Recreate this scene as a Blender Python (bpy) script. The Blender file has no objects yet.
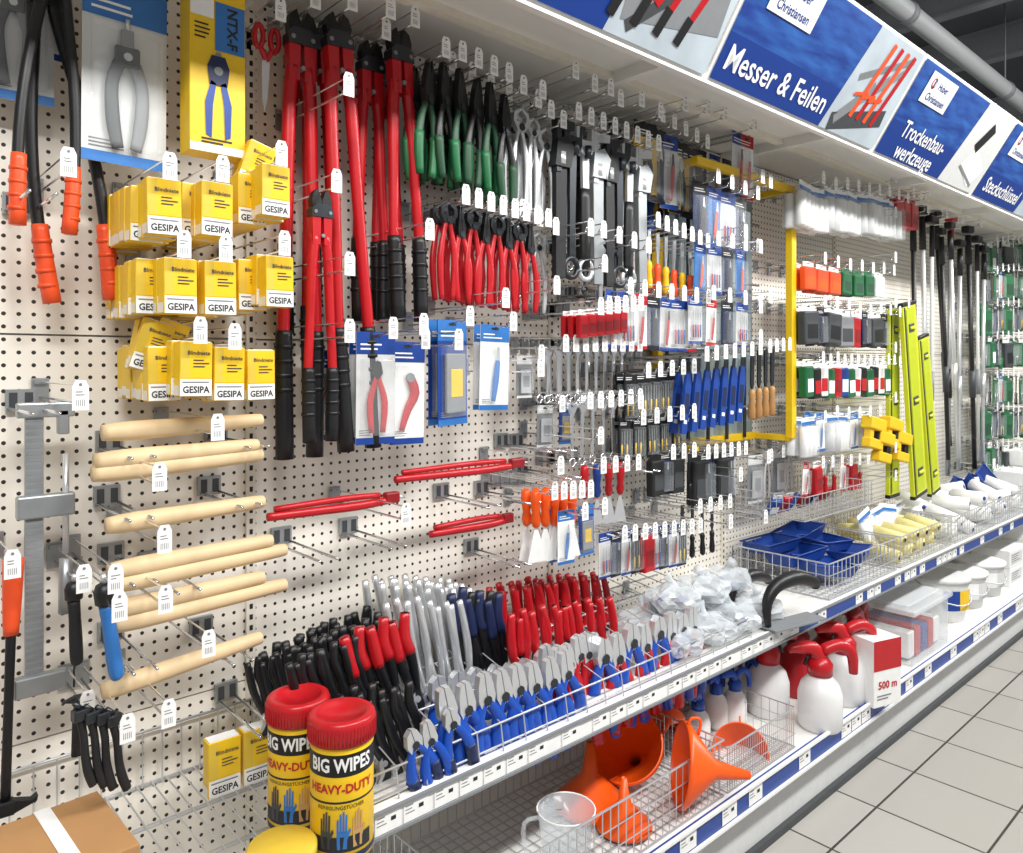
import bpy, bmesh, math, random
from mathutils import Vector, Matrix, Euler
random.seed(7)
F=760.; VX=1352.5; VY=364.; D=1.74; H=1.5
TH=math.atan((VX-511.5)/F); C=math.cos(TH); S=math.sin(TH)
def dep(u,o): return (D-o)/(S-((u-511.5)/F)*C)
def W(u,v,o):
    k=(u-511.5)/F; t=dep(u,o)
    return Vector((t*(C+k*S),-o,H-(v-VY)/F*t))
def G(u,v,z):
    t=(H-z)*F/(v-VY); k=(u-511.5)/F
    return Vector((t*(C+k*S),-(D-t*(S-k*C)),z))
COL=bpy.context.scene.collection
# ---------------- materials
MT={}
def lin(h):
    h=h.lstrip('#'); r=[int(h[i:i+2],16)/255 for i in (0,2,4)]
    return [(c/12.92 if c<=.04045 else ((c+.055)/1.055)**2.4) for c in r]+[1]
def M(n,hexc,rough=.5,metal=0.,var=.06,alpha=1.,trans=0.,scale=40):
    m=bpy.data.materials.new(n); m.use_nodes=True; nt=m.node_tree; b=nt.nodes['Principled BSDF']
    c=lin(hexc); b.inputs['Roughness'].default_value=rough; b.inputs['Metallic'].default_value=metal
    b.inputs['Alpha'].default_value=alpha; b.inputs['Transmission Weight'].default_value=trans
    if var>0:
        tc=nt.nodes.new('ShaderNodeTexCoord'); no=nt.nodes.new('ShaderNodeTexNoise'); no.inputs['Scale'].default_value=scale
        mx=nt.nodes.new('ShaderNodeMix'); mx.data_type='RGBA'
        nt.links.new(tc.outputs['Object'],no.inputs['Vector']); nt.links.new(no.outputs['Fac'],mx.inputs['Factor'])
        mx.inputs['A'].default_value=[x*(1-var*1.6) for x in c[:3]]+[1]
        mx.inputs['B'].default_value=[min(1,x*(1+var)) for x in c[:3]]+[1]
        nt.links.new(mx.outputs['Result'],b.inputs['Base Color'])
    else: b.inputs['Base Color'].default_value=c
    MT[n]=m; return m
for a in [('white','#f0f0ee',.45),('cream','#ece6d8',.6),('offwhite','#d2d3d2',.5),('red','#b8141e',.32),('darkred','#8a1019',.4),
 ('black','#101114',.42),('blackrub','#17181b',.6),('orange','#ec5222',.4),('orangeb','#f85c10',.35),('yellow','#edc21a',.42),('paleyellow','#dcbb3e',.5),('foam','#e3d793',.7),
 ('blue','#153f90',.4),('lightblue','#2f72ba',.4),('navy','#15234a',.45),('green','#18653a',.45),('darkgreen','#16452a',.5),('grey','#808386',.5),
 ('darkgrey','#3c3f42',.5),('ink','#222428',.6),('print','#77797c',.6),('tan','#bd9560',.6),('levelyellow','#ccd42a',.4),('lime','#b8c420',.4),('bluegrip','#124bb0',.35)]:
    M(*a)
M('steel','#d6d8da',.3,.6); M('zinc','#aaaeb0',.4,.7,.15,scale=25); M('darksteel','#44474b',.35,.8); M('chrome','#e2e3e5',.16,.9,0)
M('wood','#dcc197',.55,0,.14,scale=14); M('woodh','#b0824e',.5,0,.2,scale=14); M('cardboard','#b08455',.8,0,.08,scale=12)
M('clear','#eef4f7',.08,0,0,alpha=.12); M('clearwhite','#eef2f4',.25,0,0,alpha=.38); M('jugclear','#e8eef2',.15,0,0,alpha=.27); M('bagplastic','#e6ecf0',.12,0,0,alpha=.5); M('milk','#f0f1f0',.35,0,0.02,alpha=.88)
M('wire','#c8cacc',.3,.5,0); M('painted','#ebeae6',.4,0,.02,scale=3); M('glazing','#9fb0b4',.12,.3,.2,scale=3)
def pegmat():
    m=bpy.data.materials.new('pegboard'); m.use_nodes=True; nt=m.node_tree; N=nt.nodes; L=nt.links; b=N['Principled BSDF']
    tc=N.new('ShaderNodeTexCoord'); sp=N.new('ShaderNodeSeparateXYZ'); L.new(tc.outputs['Object'],sp.inputs[0])
    def ma(op,a,bv=None):
        n=N.new('ShaderNodeMath'); n.operation=op
        for i,x in enumerate((a,bv)):
            if x is None: continue
            if isinstance(x,(int,float)): n.inputs[i].default_value=x
            else: L.new(x,n.inputs[i])
        return n.outputs[0]
    def cell(s): return ma('SUBTRACT',ma('FRACT',ma('ADD',ma('DIVIDE',s,.025),200.)),.5)
    x=cell(sp.outputs['X']); z=cell(sp.outputs['Z'])
    r=ma('SQRT',ma('ADD',ma('MULTIPLY',x,x),ma('MULTIPLY',z,z)))
    d=ma('LESS_THAN',r,.16)
    mx=N.new('ShaderNodeMix'); mx.data_type='RGBA'; L.new(d,mx.inputs['Factor'])
    mx.inputs['A'].default_value=lin('#efe9de'); mx.inputs['B'].default_value=lin('#2e2823')
    L.new(mx.outputs['Result'],b.inputs['Base Color']); b.inputs['Roughness'].default_value=.5
    MT['peg']=m
pegmat()
def floormat():
    m=bpy.data.materials.new('floor_tiles'); m.use_nodes=True; nt=m.node_tree; N=nt.nodes; L=nt.links; b=N['Principled BSDF']
    tc=N.new('ShaderNodeTexCoord'); br=N.new('ShaderNodeTexBrick'); L.new(tc.outputs['Object'],br.inputs['Vector'])
    br.offset=0; br.inputs['Scale'].default_value=1; br.inputs['Brick Width'].default_value=.33; br.inputs['Row Height'].default_value=.33
    br.inputs['Mortar Size'].default_value=.004; br.inputs['Mortar Smooth'].default_value=.1; br.inputs['Bias'].default_value=0
    br.inputs['Color1'].default_value=lin('#aeaba5'); br.inputs['Color2'].default_value=lin('#a6a29b'); br.inputs['Mortar'].default_value=lin('#3f3c38')
    L.new(br.outputs['Color'],b.inputs['Base Color']); b.inputs['Roughness'].default_value=.32; MT['floor']=m
floormat()
def signblue():
    m=M('signblue','#20509e',.35,0,0); nt=m.node_tree; N=nt.nodes; L=nt.links; b=N['Principled BSDF']
    tc=N.new('ShaderNodeTexCoord'); mp=N.new('ShaderNodeMapping'); mp.inputs['Scale'].default_value=(3,1,14)
    mp.inputs['Rotation'].default_value=(0,.5,0)
    no=N.new('ShaderNodeTexNoise'); no.inputs['Scale'].default_value=2.5; no.inputs['Detail'].default_value=6
    L.new(tc.outputs['Object'],mp.inputs[0]); L.new(mp.outputs[0],no.inputs['Vector'])
    cr=N.new('ShaderNodeValToRGB'); cr.color_ramp.elements[0].color=lin('#123684'); cr.color_ramp.elements[1].color=lin('#2f66b2')
    cr.color_ramp.elements[0].position=.35; cr.color_ramp.elements[1].position=.75
    L.new(no.outputs['Fac'],cr.inputs[0]); L.new(cr.outputs[0],b.inputs['Base Color'])
signblue(); M('signdark','#0f3684',.35,0,0); M('ceildark','#54585b',.8,0,.2,scale=3); M('pipe','#a9adae',.5,0,.03)
M('skyphoto','#b8c4cc',.4,0,.2,scale=8)
# ---------------- mesh builder
TXT={}
def textgeo(s,size,bold):
    k=(s,size,bold)
    if k in TXT: return TXT[k]
    cu=bpy.data.curves.new('t','FONT'); cu.body=s; cu.size=size; cu.offset=bold*size; cu.resolution_u=2; cu.align_x='CENTER'; cu.align_y='CENTER'
    ob=bpy.data.objects.new('t',cu); COL.objects.link(ob); bpy.context.view_layer.update()
    me=bpy.data.meshes.new_from_object(ob.evaluated_get(bpy.context.evaluated_depsgraph_get()))
    r=([v.co.copy() for v in me.vertices],[tuple(p.vertices) for p in me.polygons])
    bpy.data.objects.remove(ob); bpy.data.curves.remove(cu); bpy.data.meshes.remove(me); TXT[k]=r; return r
class MB:
    def __init__(s): s.v=[];s.f=[];s.m=[];s.sm=[];s.sl=[];s.T=Matrix.Identity(4)
    def add(s,vs,fs,mat,smooth=False):
        n=len(s.v); s.v+=[s.T@Vector(v) for v in vs]
        if mat not in s.sl: s.sl.append(mat)
        i=s.sl.index(mat)
        for f in fs: s.f.append([a+n for a in f]); s.m.append(i); s.sm.append(smooth)
        return s
    def box(s,c,d,mat,b=0.):
        x,y,z=c; a,e,g=d[0]/2,d[1]/2,d[2]/2
        if b<=0:
            vs=[(x+i*a,y+j*e,z+k*g) for i in(-1,1) for j in(-1,1) for k in(-1,1)]
            return s.add(vs,[(0,1,3,2),(4,6,7,5),(0,4,5,1),(2,3,7,6),(0,2,6,4),(1,5,7,3)],mat)
        bm=bmesh.new(); bmesh.ops.create_cube(bm,size=1)
        for v in bm.verts: v.co=Vector((v.co.x*d[0]+x,v.co.y*d[1]+y,v.co.z*d[2]+z))
        bmesh.ops.bevel(bm,geom=bm.edges[:],offset=b,segments=2,affect='EDGES',profile=.5)
        bm.verts.index_update(); s.add([v.co for v in bm.verts],[[v.index for v in f.verts] for f in bm.faces],mat); bm.free(); return s
    def poly(s,pts,y0,y1,mat):
        n=len(pts); vs=[(p[0],y0,p[1]) for p in pts]+[(p[0],y1,p[1]) for p in pts]
        fs=[list(range(n)),list(range(2*n-1,n-1,-1))]+[(i,(i+1)%n,(i+1)%n+n,i+n) for i in range(n)]
        return s.add(vs,fs,mat)
    def flat(s,pts,y,mat): return s.add([(p[0],y,p[1]) for p in pts],[list(range(len(pts)))],mat)
    def rect(s,x0,z0,x1,z1,y,mat): return s.flat([(x0,z0),(x1,z0),(x1,z1),(x0,z1)],y,mat)
    def sw(s,path,mat,y=0.,n=3,seg=8,fy=1.):
        P=[Vector((p[0],y,p[1],p[2])) if len(p)==3 else Vector(p) for p in path]
        if n>1 and len(P)>2:
            Q=[]
            for i in range(len(P)-1):
                a=P[max(i-1,0)];b=P[i];c=P[i+1];d=P[min(i+2,len(P)-1)]
                for j in range(n):
                    t=j/n; Q.append(.5*((2*b)+(c-a)*t+(2*a-5*b+4*c-d)*t*t+(3*b-a-3*c+d)*t**3))
            Q.append(P[-1]); P=Q
        X=[p.xyz for p in P]; ext=[max(p[i] for p in X)-min(p[i] for p in X) for i in range(3)]
        ax=min((1,0,2),key=lambda i:ext[i]+(0 if i==1 else 1e-6)); ref=Vector([1. if i==ax else 0. for i in range(3)])
        vs=[];fs=[]
        for i,p in enumerate(X):
            t=(X[min(i+1,len(X)-1)]-X[max(i-1,0)]).normalized(); sd=t.cross(ref).normalized(); rf=sd.cross(t) if ax!=1 else ref
            for k in range(seg):
                a=2*math.pi*(k+.5)/seg; vs.append(p+sd*P[i].w*math.cos(a)+rf*P[i].w*fy*math.sin(a))
        for i in range(len(X)-1):
            for k in range(seg): fs.append((i*seg+k,i*seg+(k+1)%seg,(i+1)*seg+(k+1)%seg,(i+1)*seg+k))
        fs.append(list(range(seg))); fs.append(list(range((len(X)-1)*seg,len(X)*seg)))
        return s.add(vs,fs,mat,seg>5)
    def rod(s,a,b,r,mat,seg=6): return s.sw([(*a,r),(*b,r)],mat,seg=seg)
    def lathe(s,prof,mat,seg=24,c=(0,0,0),cap=True):
        vs=[];fs=[]
        for r,z in prof:
            for k in range(seg): a=2*math.pi*k/seg; vs.append((c[0]+r*math.cos(a),c[1]+r*math.sin(a),c[2]+z))
        for i in range(len(prof)-1):
            for k in range(seg): fs.append((i*seg+k,i*seg+(k+1)%seg,(i+1)*seg+(k+1)%seg,(i+1)*seg+k))
        if cap: fs.append(list(range(seg))); fs.append(list(range((len(prof)-1)*seg,len(prof)*seg)))
        return s.add(vs,fs,mat,True)
    def disc(s,x,z,r,y0,y1,mat,seg=12): return s.poly([(x+r*math.cos(2*math.pi*i/seg),z+r*math.sin(2*math.pi*i/seg)) for i in range(seg)],y0,y1,mat)
    def text(s,t,size,x,y,z,mat,bold=.02,wrap=0,sx=1.,side=False):
        vs,fs=textgeo(t,size,bold)
        if wrap: q=[(wrap*math.sin((v.x*sx+x)/wrap),-wrap*math.cos((v.x*sx+x)/wrap),v.y+z) for v in vs]
        else: q=[(v.x*sx+x,y,v.y+z) for v in vs]
        return s.add(q,fs,mat)
    def bars(s,x0,x1,z,n,y,mat,hh=.002,gap=.006):
        for i in range(n): s.rect(x0,z-i*gap,x0+(x1-x0)*random.uniform(.55,1),z-i*gap+hh,y,mat)
        return s
    def mesh(s,name):
        me=bpy.data.meshes.new(name); me.from_pydata([tuple(v) for v in s.v],[],s.f)
        for m in s.sl: me.materials.append(MT[m])
        me.polygons.foreach_set('material_index',s.m); me.polygons.foreach_set('use_smooth',s.sm)
        bm=bmesh.new(); bm.from_mesh(me); bmesh.ops.recalc_face_normals(bm,faces=bm.faces[:]); bm.to_mesh(me); bm.free(); me.update(); return me
PR={}
def reg(key,name,label,cat,parts):
    ms=[(pn,mb.mesh(pn),(mb.lab if hasattr(mb,'lab') else None)) for pn,mb in parts]
    zs=[v.co.z for _,m,_ in ms for v in m.vertices]
    PR[key]=dict(name=name,label=label,cat=cat,ms=ms,z0=min(zs),z1=max(zs))
def place(key,loc,rot=(0,0,0),sc=1.,label=None,group=None,name=None):
    p=PR[key]; sc3=(sc,)*3 if isinstance(sc,(int,float)) else sc
    nm=name or p['name']
    if len(p['ms'])==1: ob=bpy.data.objects.new(nm,p['ms'][0][1])
    else: ob=bpy.data.objects.new(nm,None); ob.empty_display_size=.02
    COL.objects.link(ob); ob.location=loc; ob.rotation_euler=rot; ob.scale=sc3
    ob['label']=label or p['label']; ob['category']=p['cat']
    if group: ob['group']=group
    if len(p['ms'])>1:
        for pn,me,lb in p['ms']:
            c=bpy.data.objects.new(pn,me); COL.objects.link(c); c.parent=ob
            if lb: c['label']=lb
    return ob
def struct(name,mb):
    o=bpy.data.objects.new(name,mb.mesh(name)); COL.objects.link(o); o['kind']='structure'; return o
def thing(key,name,label,cat,parts,loc=(0,0,0),rot=(0,0,0),sc=1.):
    reg(key,name,label,cat,parts); return place(key,loc,rot,sc)
# ---------------- structure
XL,XR=-.9,8.8
struct('floor',MB().box((5,-1.5,-.05),(24,12,.1),'floor'))
struct('ceiling',MB().box((6,1.5,4.45),(24,16,.1),'ceildark'))
struct('wall_back',MB().box(((XL+XR)/2,.04,1.32),(XR-XL,.04,2.64),'painted'))
struct('wall_far',MB().box((18,1.5,2.2),(.1,16,4.4),'offwhite'))
struct('wall_behind',MB().box((6,9.5,2.2),(24,.1,4.4),'darkgrey'))
for i,x in enumerate([-1,1,2.2,3.4,4.6,5.8,7,9,11]):
    thing('beam%d'%i,'ceiling_beam','grey steel beam under the roof deck','beam',[('ceiling_beam',MB().box((0,0,.13),(.1,14,.02),'grey').box((0,0,0),(.02,14,.24),'grey').box((0,0,-.13),(.1,14,.02),'grey'))],(x+.5,1.5,4.26))
for i,(y,z,r) in enumerate([(.13,3.7,.06),(.9,3.95,.05),(1.7,4.0,.04)]):
    mb=MB(); mb.rod((-2,0,0),(14,0,0),r,'pipe',16)
    for k in range(8): mb.rod((k*2-1,0,0),(k*2-1+.06,0,0),r*1.15,'grey',16); mb.rod((k*2-1+.03,0,0),(k*2-1+.03,0,4.4-z),.006,'grey')
    thing('pipe%d'%i,'ventilation_pipe','light grey metal pipe hung below the ceiling','pipe',[('ventilation_pipe',mb)],(0,y,z))
P0=.743
zt=[.20,.76,1.56,2.36]
for j in range(3):
    h=zt[j+1]-zt[j]-.004
    reg('peg%d'%j,'pegboard_panel','cream perforated steel pegboard panel behind the tools','pegboard',[('pegboard_panel',MB().box((.5,.008,h/2),(.996,.012,h),'peg'))])
    for i in range(-2,8): place('peg%d'%j,(P0+i,0,zt[j]),group='pegboard panels of the tool wall')
mb=MB().box((0,.004,1.26),(.022,.02,2.2),'cream')
for k in range(88): mb.rect(-.004,.2+k*.025,.004,.212+k*.025,-.0065,'ink')
reg('upr','slotted_upright','cream slotted steel upright between pegboard panels','upright',[('slotted_upright',mb)])
for i in range(-1,8): place('upr',(P0+i,0,0),group='slotted uprights of the tool wall')
mb=MB().box(((XL+XR)/2,-.24,2.375),(XR-XL,.52,.02),'painted').box(((XL+XR)/2,-.505,2.34),(XR-XL,.02,.09),'painted').box(((XL+XR)/2,-.26,2.36),(XR-XL,.03,.03),'cream')
for i in range(-1,9): mb.box((P0+i,-.25,2.35),(.025,.5,.04),'painted')
thing('canopy','shelf_canopy','long white canopy panel projecting over the tool wall','canopy',[('shelf_canopy',mb)])
def sign(key,txt,pic,x,w=1.1):
    h=.375; b=MB().box((w/2,.012,h/2),(w-.006,.02,h),'white',.004); b.lab='white framed sign board'
    f=MB(); y=-.002; e=.012
    f.rect(e,e,w*.66,h-e,y,'signblue')
    f.rect(e,e,w*.63,h*.38,y-.0006,'signdark')
    p=MB(); p.flat([(w*.60,e),(w-e,e),(w-e,h-e),(w*.66,h-e)],y-.001,'skyphoto' if pic!=2 else 'offwhite')
    yy=y-.002
    def bar(x0,z0,x1,z1,r,m,d=0):
        v=Vector((x1-x0,z1-z0)).normalized(); n=Vector((-v.y,v.x))*r
        p.flat([(x0+n.x,z0+n.y),(x1+n.x,z1+n.y),(x1-n.x,z1-n.y),(x0-n.x,z0-n.y)],yy-d,m)
    if pic==0:
        bar(w*.63,.1,w*.97,.16,.05,'grey'); bar(w*.7,.3,w*.97,.26,.03,'tan',.0002)
        for i in range(4): bar(w*(.60+.08*i),.05,w*(.68+.08*i),.33,.011,'red',.0006+.0002*i); bar(w*(.60+.08*i),.05,w*(.615+.08*i),.12,.015,'black',.0015)
        bar(w*.45,.16,w*.7,.3,.012,'black',.001); bar(w*.47,.26,w*.74,.12,.012,'red',.0015)
        bar(w*.66,.04,w*.97,.34,.016,'darkgrey',.0003)
    if pic==1:
        bar(w*.64,.04,w*.95,.12,.03,'darkgrey'); bar(w*.68,.2,w*.95,.33,.012,'zinc')
        for i in range(3): bar(w*.66,.05,w*(.8+.06*i),.20+.04*i,.02-.004*i,'grey',.0003*i)
        for i in range(4): bar(w*(.74+.05*i),.08,w*(.79+.05*i),.34,.012,'red' if i%2 else 'orange',.001)
        for i in range(3): bar(w*(.70+.05*i),.15,w*(.78+.05*i),.17,.006,'orange',.002)
    if pic==2:
        p.flat([(w*.72,.10),(w*.9,.03),(w*.97,.12),(w*.78,.2)],yy,'white'); p.flat([(w*.74,.2),(w*.79,.17),(w*.86,.28),(w*.81,.31)],yy-.001,'black'); bar(w*.72,.1,w*.93,.04,.006,'grey',.001)
    if pic==3: bar(w*.7,.1,w*.9,.25,.03,'zinc'); bar(w*.7,.25,w*.9,.1,.02,'black',.001)
    ts=MB()
    if txt:
        ls=txt.split('\n')
        for i,l in enumerate(ls): ts.text(l,.088 if len(ls)>1 else .098,w*.31,y-.0025,(.125 if len(ls)>1 else .078)-i*.078,'white',.012,sx=.95)
    g=MB(); x0=w*.10; g.rect(x0,h*.62,x0+w*.23,h*.92,y-.003,'white')
    g.text('Christiansen',.038,x0+w*.115,y-.004,h*.69,'signdark',.012,sx=.95)
    for r,m in((.02,'red'),(.014,'white')): g.disc(x0+w*.045,h*.82,r,y-.004-(.001 if m=='white' else 0),y-.0035,m)
    g.rect(x0+w*.04,h*.78,x0+w*.05,h*.86,y-.006,'signdark'); g.text('Huber',.036,x0+w*.13,y-.004,h*.82,'signdark',.01)
    ps=[('sign_board',b),('sign_face',f),('sign_picture',p),('company_logo',g)]+([('sign_text',ts)] if txt else [])
    thing(key,'overhead_sign','blue and white category sign on the canopy'+(' reading '+txt.replace('\n','').replace('-','') if txt else ' with red tools pictured'),'sign',ps,(x,-.515,2.30),(math.radians(32.3),0,0))
sign('s0','',0,.735); sign('s1','Messer & Feilen',1,1.84); sign('s2','Trockenbau-\nwerkzeuge',2,2.945); sign('s3','Steckschlüssel',3,4.05); sign('s4','Schleifmittel',1,5.155)
sign('s5','',2,6.26)
# shelves
ZU=.63; ZL=.25
XS=P0+.03
mb=MB().box(((XS+XR)/2,-.235,ZU-.012),(XR-XS,.46,.022),'painted')
rail=MB().box(((XS+XR)/2,-.475,ZU-.02),(XR-XS,.012,.05),'white').box(((XS+XR)/2,-.483,ZU+.003),(XR-XS,.008,.006),'grey').box(((XS+XR)/2,-.483,ZU-.043),(XR-XS,.008,.006),'grey')
br=MB()
for i in range(0,8): br.box((P0+i+.03,-.22,ZU-.05),(.006,.44,.06),'painted')
rail.box((5.5,-.4815,ZU-.02),(6.2,.001,.04),'blue')
thing('ushelf','display_shelf','long white steel shelf with price rail below the tool wall','shelf',[('shelf_board',mb),('price_rail',rail),('shelf_bracket',br)])
mb=MB().box(((XL+XR)/2,-.27,ZL-.012),(XR-XL,.54,.022),'painted')
rail=MB().box(((XL+XR)/2,-.55,ZL-.02),(XR-XL,.014,.06),'blue').box(((XL+XR)/2,-.56,ZL+.012),(XR-XL,.01,.008),'white').box(((XL+XR)/2,-.56,ZL-.053),(XR-XL,.01,.008),'white')
kick=MB().box(((XL+XR)/2,-.5,.105),(XR-XL,.02,.16),'offwhite').box(((XL+XR)/2,-.515,.012),(XR-XL,.02,.024),'darkgrey')
thing('lshelf','base_shelf','white steel base deck with blue price rail above the floor','shelf',[('shelf_board',mb),('price_rail',rail),('kick_plate',kick)])
mb=MB().rect(-.03,-.019,.03,.019,0,'white').bars(-.026,.0,.012,3,-.0005,'print',.0018,.007).bars(.006,.026,.0,1,-.0005,'ink',.008,.013)
reg('plabel','price_label','white printed price label in the shelf rail','label',[('price_label',mb)])
x=XS+.04
while x<7.2: place('plabel',(x,-.483,ZU-.02),group='price labels on the upper shelf rail'); x+=random.choice([.066,.066,.075,.11]) if x<2.2 else random.choice([.066,.1,.2,.3])
x=.9
while x<7.2: place('plabel',(x,-.5585,ZL-.02),(0,0,0),1.25,group='price labels on the base rail'); x+=random.choice([.08,.14,.2,.3])
def wireshelf(L,dp,sp=.03):
    m=MB()
    for y in(-dp,-dp*.66,-dp*.33,0): m.rod((0,y,0),(L,y,0),.004,'wire')
    for k in range(int(L/sp)+1): m.rod((k*sp,-dp,.004),(k*sp,0,.004),.0018,'wire',5)
    return m
fr=MB().box((.5,-.5,-.005),(1.0,.012,.045),'white').box((.5,-.507,.02),(1,.008,.006),'grey')
bk=MB().rod((0,-.01,.12),(1.02,-.01,.12),.003,'wire')
for k in range(26): bk.rod((k*.04,-.01,0),(k*.04,-.01,.12),.0018,'wire',5)
ZB=.595
thing('wsh','wire_shelf','white wire grid shelf with front price rail','shelf',[('wire_grid',wireshelf(1.02,.49)),('price_rail',fr),('back_rail',bk)],(P0-1.0,0,ZB))
for i in range(8): place('plabel',(P0-.9+i*.11,-.5075,ZB-.004),group='price labels on the wire shelf rail')
def basket(L,dp,h,sp=.035,mat='wire'):
    m=MB(); r=.0016
    for z in(0,h*.33,h*.66,h):
        rr=.003 if z in(0,h) else r
        for a,b in(((0,0),(L,0)),((0,-dp),(L,-dp)),((0,0),(0,-dp)),((L,0),(L,-dp))): m.rod((*a,z),(*b,z),rr,mat,5)
    k=0
    while k<=L: 
        for y in(0,-dp): m.rod((k,y,0),(k,y,h),r,mat,4)
        m.rod((k,0,0),(k,-dp,0),r,mat,4); k+=sp
    k=0
    while k<=dp:
        for x_ in(0,L): m.rod((x_,-k,0),(x_,-k,h),r,mat,4)
        m.rod((0,-k,0),(L,-k,0),r,mat,4); k+=sp
    return m
reg('bask','wire_basket','silver wire basket holding small goods on the shelf','basket',[('wire_basket',basket(.62,.4,.13))])
reg('baskL','wire_basket','long silver wire basket holding funnels on the base deck','basket',[('wire_basket',basket(.95,.42,.16,.03))])
# ---------------- product prototypes
def mirror(pts): return [(-x,z) for x,z in pts]
JAW={'combi':[(.001,-.012),(.014,-.014),(.02,.004),(.017,.03),(.011,.05),(.001,.052)],
'diag':[(.001,-.012),(.016,-.012),(.021,.006),(.014,.03),(.001,.038)],
'pincer':[(.001,-.012),(.012,-.01),(.028,.012),(.026,.032),(.001,.048),(.001,.04),(.016,.028),(.016,.014),(.001,.002)],
'long':[(.001,-.012),(.012,-.012),(.013,.01),(.005,.075),(.001,.076)],
'snip':[(.0,-.012),(.014,-.008),(.019,.02),(.014,.05),(.004,.085),(0,.05)]}
def mk_pliers(key,label,hm,head='steel',kind='combi',hm2=None,L=1.,spread=1.,name='pliers',thick=1.):
    j=MB(); q=JAW[kind]; j.poly(q,-.007,.007,head); j.poly(mirror(q),-.007,.007,head); j.disc(0,0,.009,-.0095,.0095,'darksteel')
    ps=[('jaws',j)]
    for sg in(1,-1):
        m=MB(); pa=[(.006,-.006,.006*thick),(.017*spread,-.03*L,.0065*thick),(.027*spread,-.07*L,.0085*thick),(.026*spread,-.11*L,.008*thick),(.02*spread,-.15*L,.0065*thick)]
        m.sw([(sg*a,b,r) for a,b,r in pa],hm,fy=.8)
        if hm2: m.sw([(sg*a,b,r*1.12) for a,b,r in pa[2:]],hm2,fy=.85)
        ps.append(('handle',m))
    reg(key,name,label,name.replace('_',' '),ps)
mk_pliers('pl_blue','combination pliers with blue and black grips, steel head up','bluegrip','steel','combi',None,thick=1.75,spread=1.15)
mk_pliers('pl_blued','diagonal cutters with blue grips and steel head','bluegrip','steel','diag','navy',thick=1.65,spread=1.15)
mk_pliers('pl_rb','pliers with red and blue grips standing in the rack','red','steel','combi','bluegrip',thick=1.65,spread=1.1)
mk_pliers('pl_rb2','cutters with red and blue grips, polished head','bluegrip','steel','diag','red',thick=1.65,spread=1.1)
mk_pliers('pl_redg','pliers with solid red grips standing in the rack','red','steel','combi',None,1.,.85,thick=1.5)
mk_pliers('pl_red','red-handled pincers with dark head','red','darksteel','pincer',None,1.45,.85,'pincers',1.2)
mk_pliers('pl_redk','red plastic-dipped long nose pliers','red','black','long',None,1.2,.9,thick=1.3)
mk_pliers('pl_rack','black and red gripped pliers in the rack','black','darksteel','combi','red',1.2,thick=1.4)
mk_pliers('pinc','bare steel carpenter pincers with long handles','steel','steel','pincer',None,1.7,.7,'pincers',1.3)
mk_pliers('snip_g','tin snips with green and black handles','darkgreen','black','snip','green',1.1,1.05,'tin_snips',1.3)
mk_pliers('snip_k','tin snips with dark green handles and blackened blades','black','black','snip','darkgreen',1.15,1.,'tin_snips',1.3)
mk_pliers('lock','silver locking pliers with long jaws','steel','steel','pincer',None,1.3,.9,'locking_pliers')
ps=[]
j=MB().poly([(0,-.01),(.012,0),(.008,.1),(.0,.13)],-.002,.002,'steel').poly([(0,-.01),(-.012,0),(-.008,.1),(.0,.13)],.002,.004,'steel'); ps.append(('blades',j))
for sg in(1,-1):
    h_=MB().sw([(0,-.005,.008),(sg*.014,-.03,.008)]+[(sg*.022+.015*math.cos(a)*.8,-.062+.03*math.sin(a),.007) for a in [math.pi/2+sg*i*math.pi/6 for i in range(13)]],'red',n=1); ps.append(('handle',h_))
reg('sciss','scissors','large red-handled scissors hanging on the pegboard','scissors',ps)
def mk_pump(key,label,hm,hm2=None,head='darksteel'):
    j=MB(); j.poly([(-.011,-.05),(.008,-.05),(.014,-.005),(.034,.02),(.032,.036),(.018,.038),(-.004,.022),(-.014,-.005)],-.005,.005,head)
    j.poly([(.006,-.05),(.02,-.04),(.022,-.01),(.04,.008),(.035,.018),(.012,-.002)],-.008,.0,'steel'); j.disc(.003,-.028,.008,-.01,.01,'steel')
    ps=[('jaws',j)]
    for sg,o in((1,0),(-1,.002)):
        m=MB(); pa=[(sg*.006,-.04,.009),(sg*.013,-.09,.0125),(sg*.018,-.15,.0145),(sg*.015,-.2,.0145),(sg*.011+(-.024 if sg<0 else .0),-.255,.012)]
        m.sw(pa,hm,y=o,fy=.8)
        if hm2: m.sw([(a,b,r*1.12) for a,b,r in pa[2:]],hm2,y=o,fy=.85)
        ps.append(('handle',m))
    reg(key,'water_pump_pliers',label,'pliers',ps)
mk_pump('pump_k','black water pump pliers with curved grips','black'); mk_pump('pump_r','water pump pliers with red dipped grips','black','red'); mk_pump('pump_b','water pump pliers with blue-black grips','black','navy')
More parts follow.
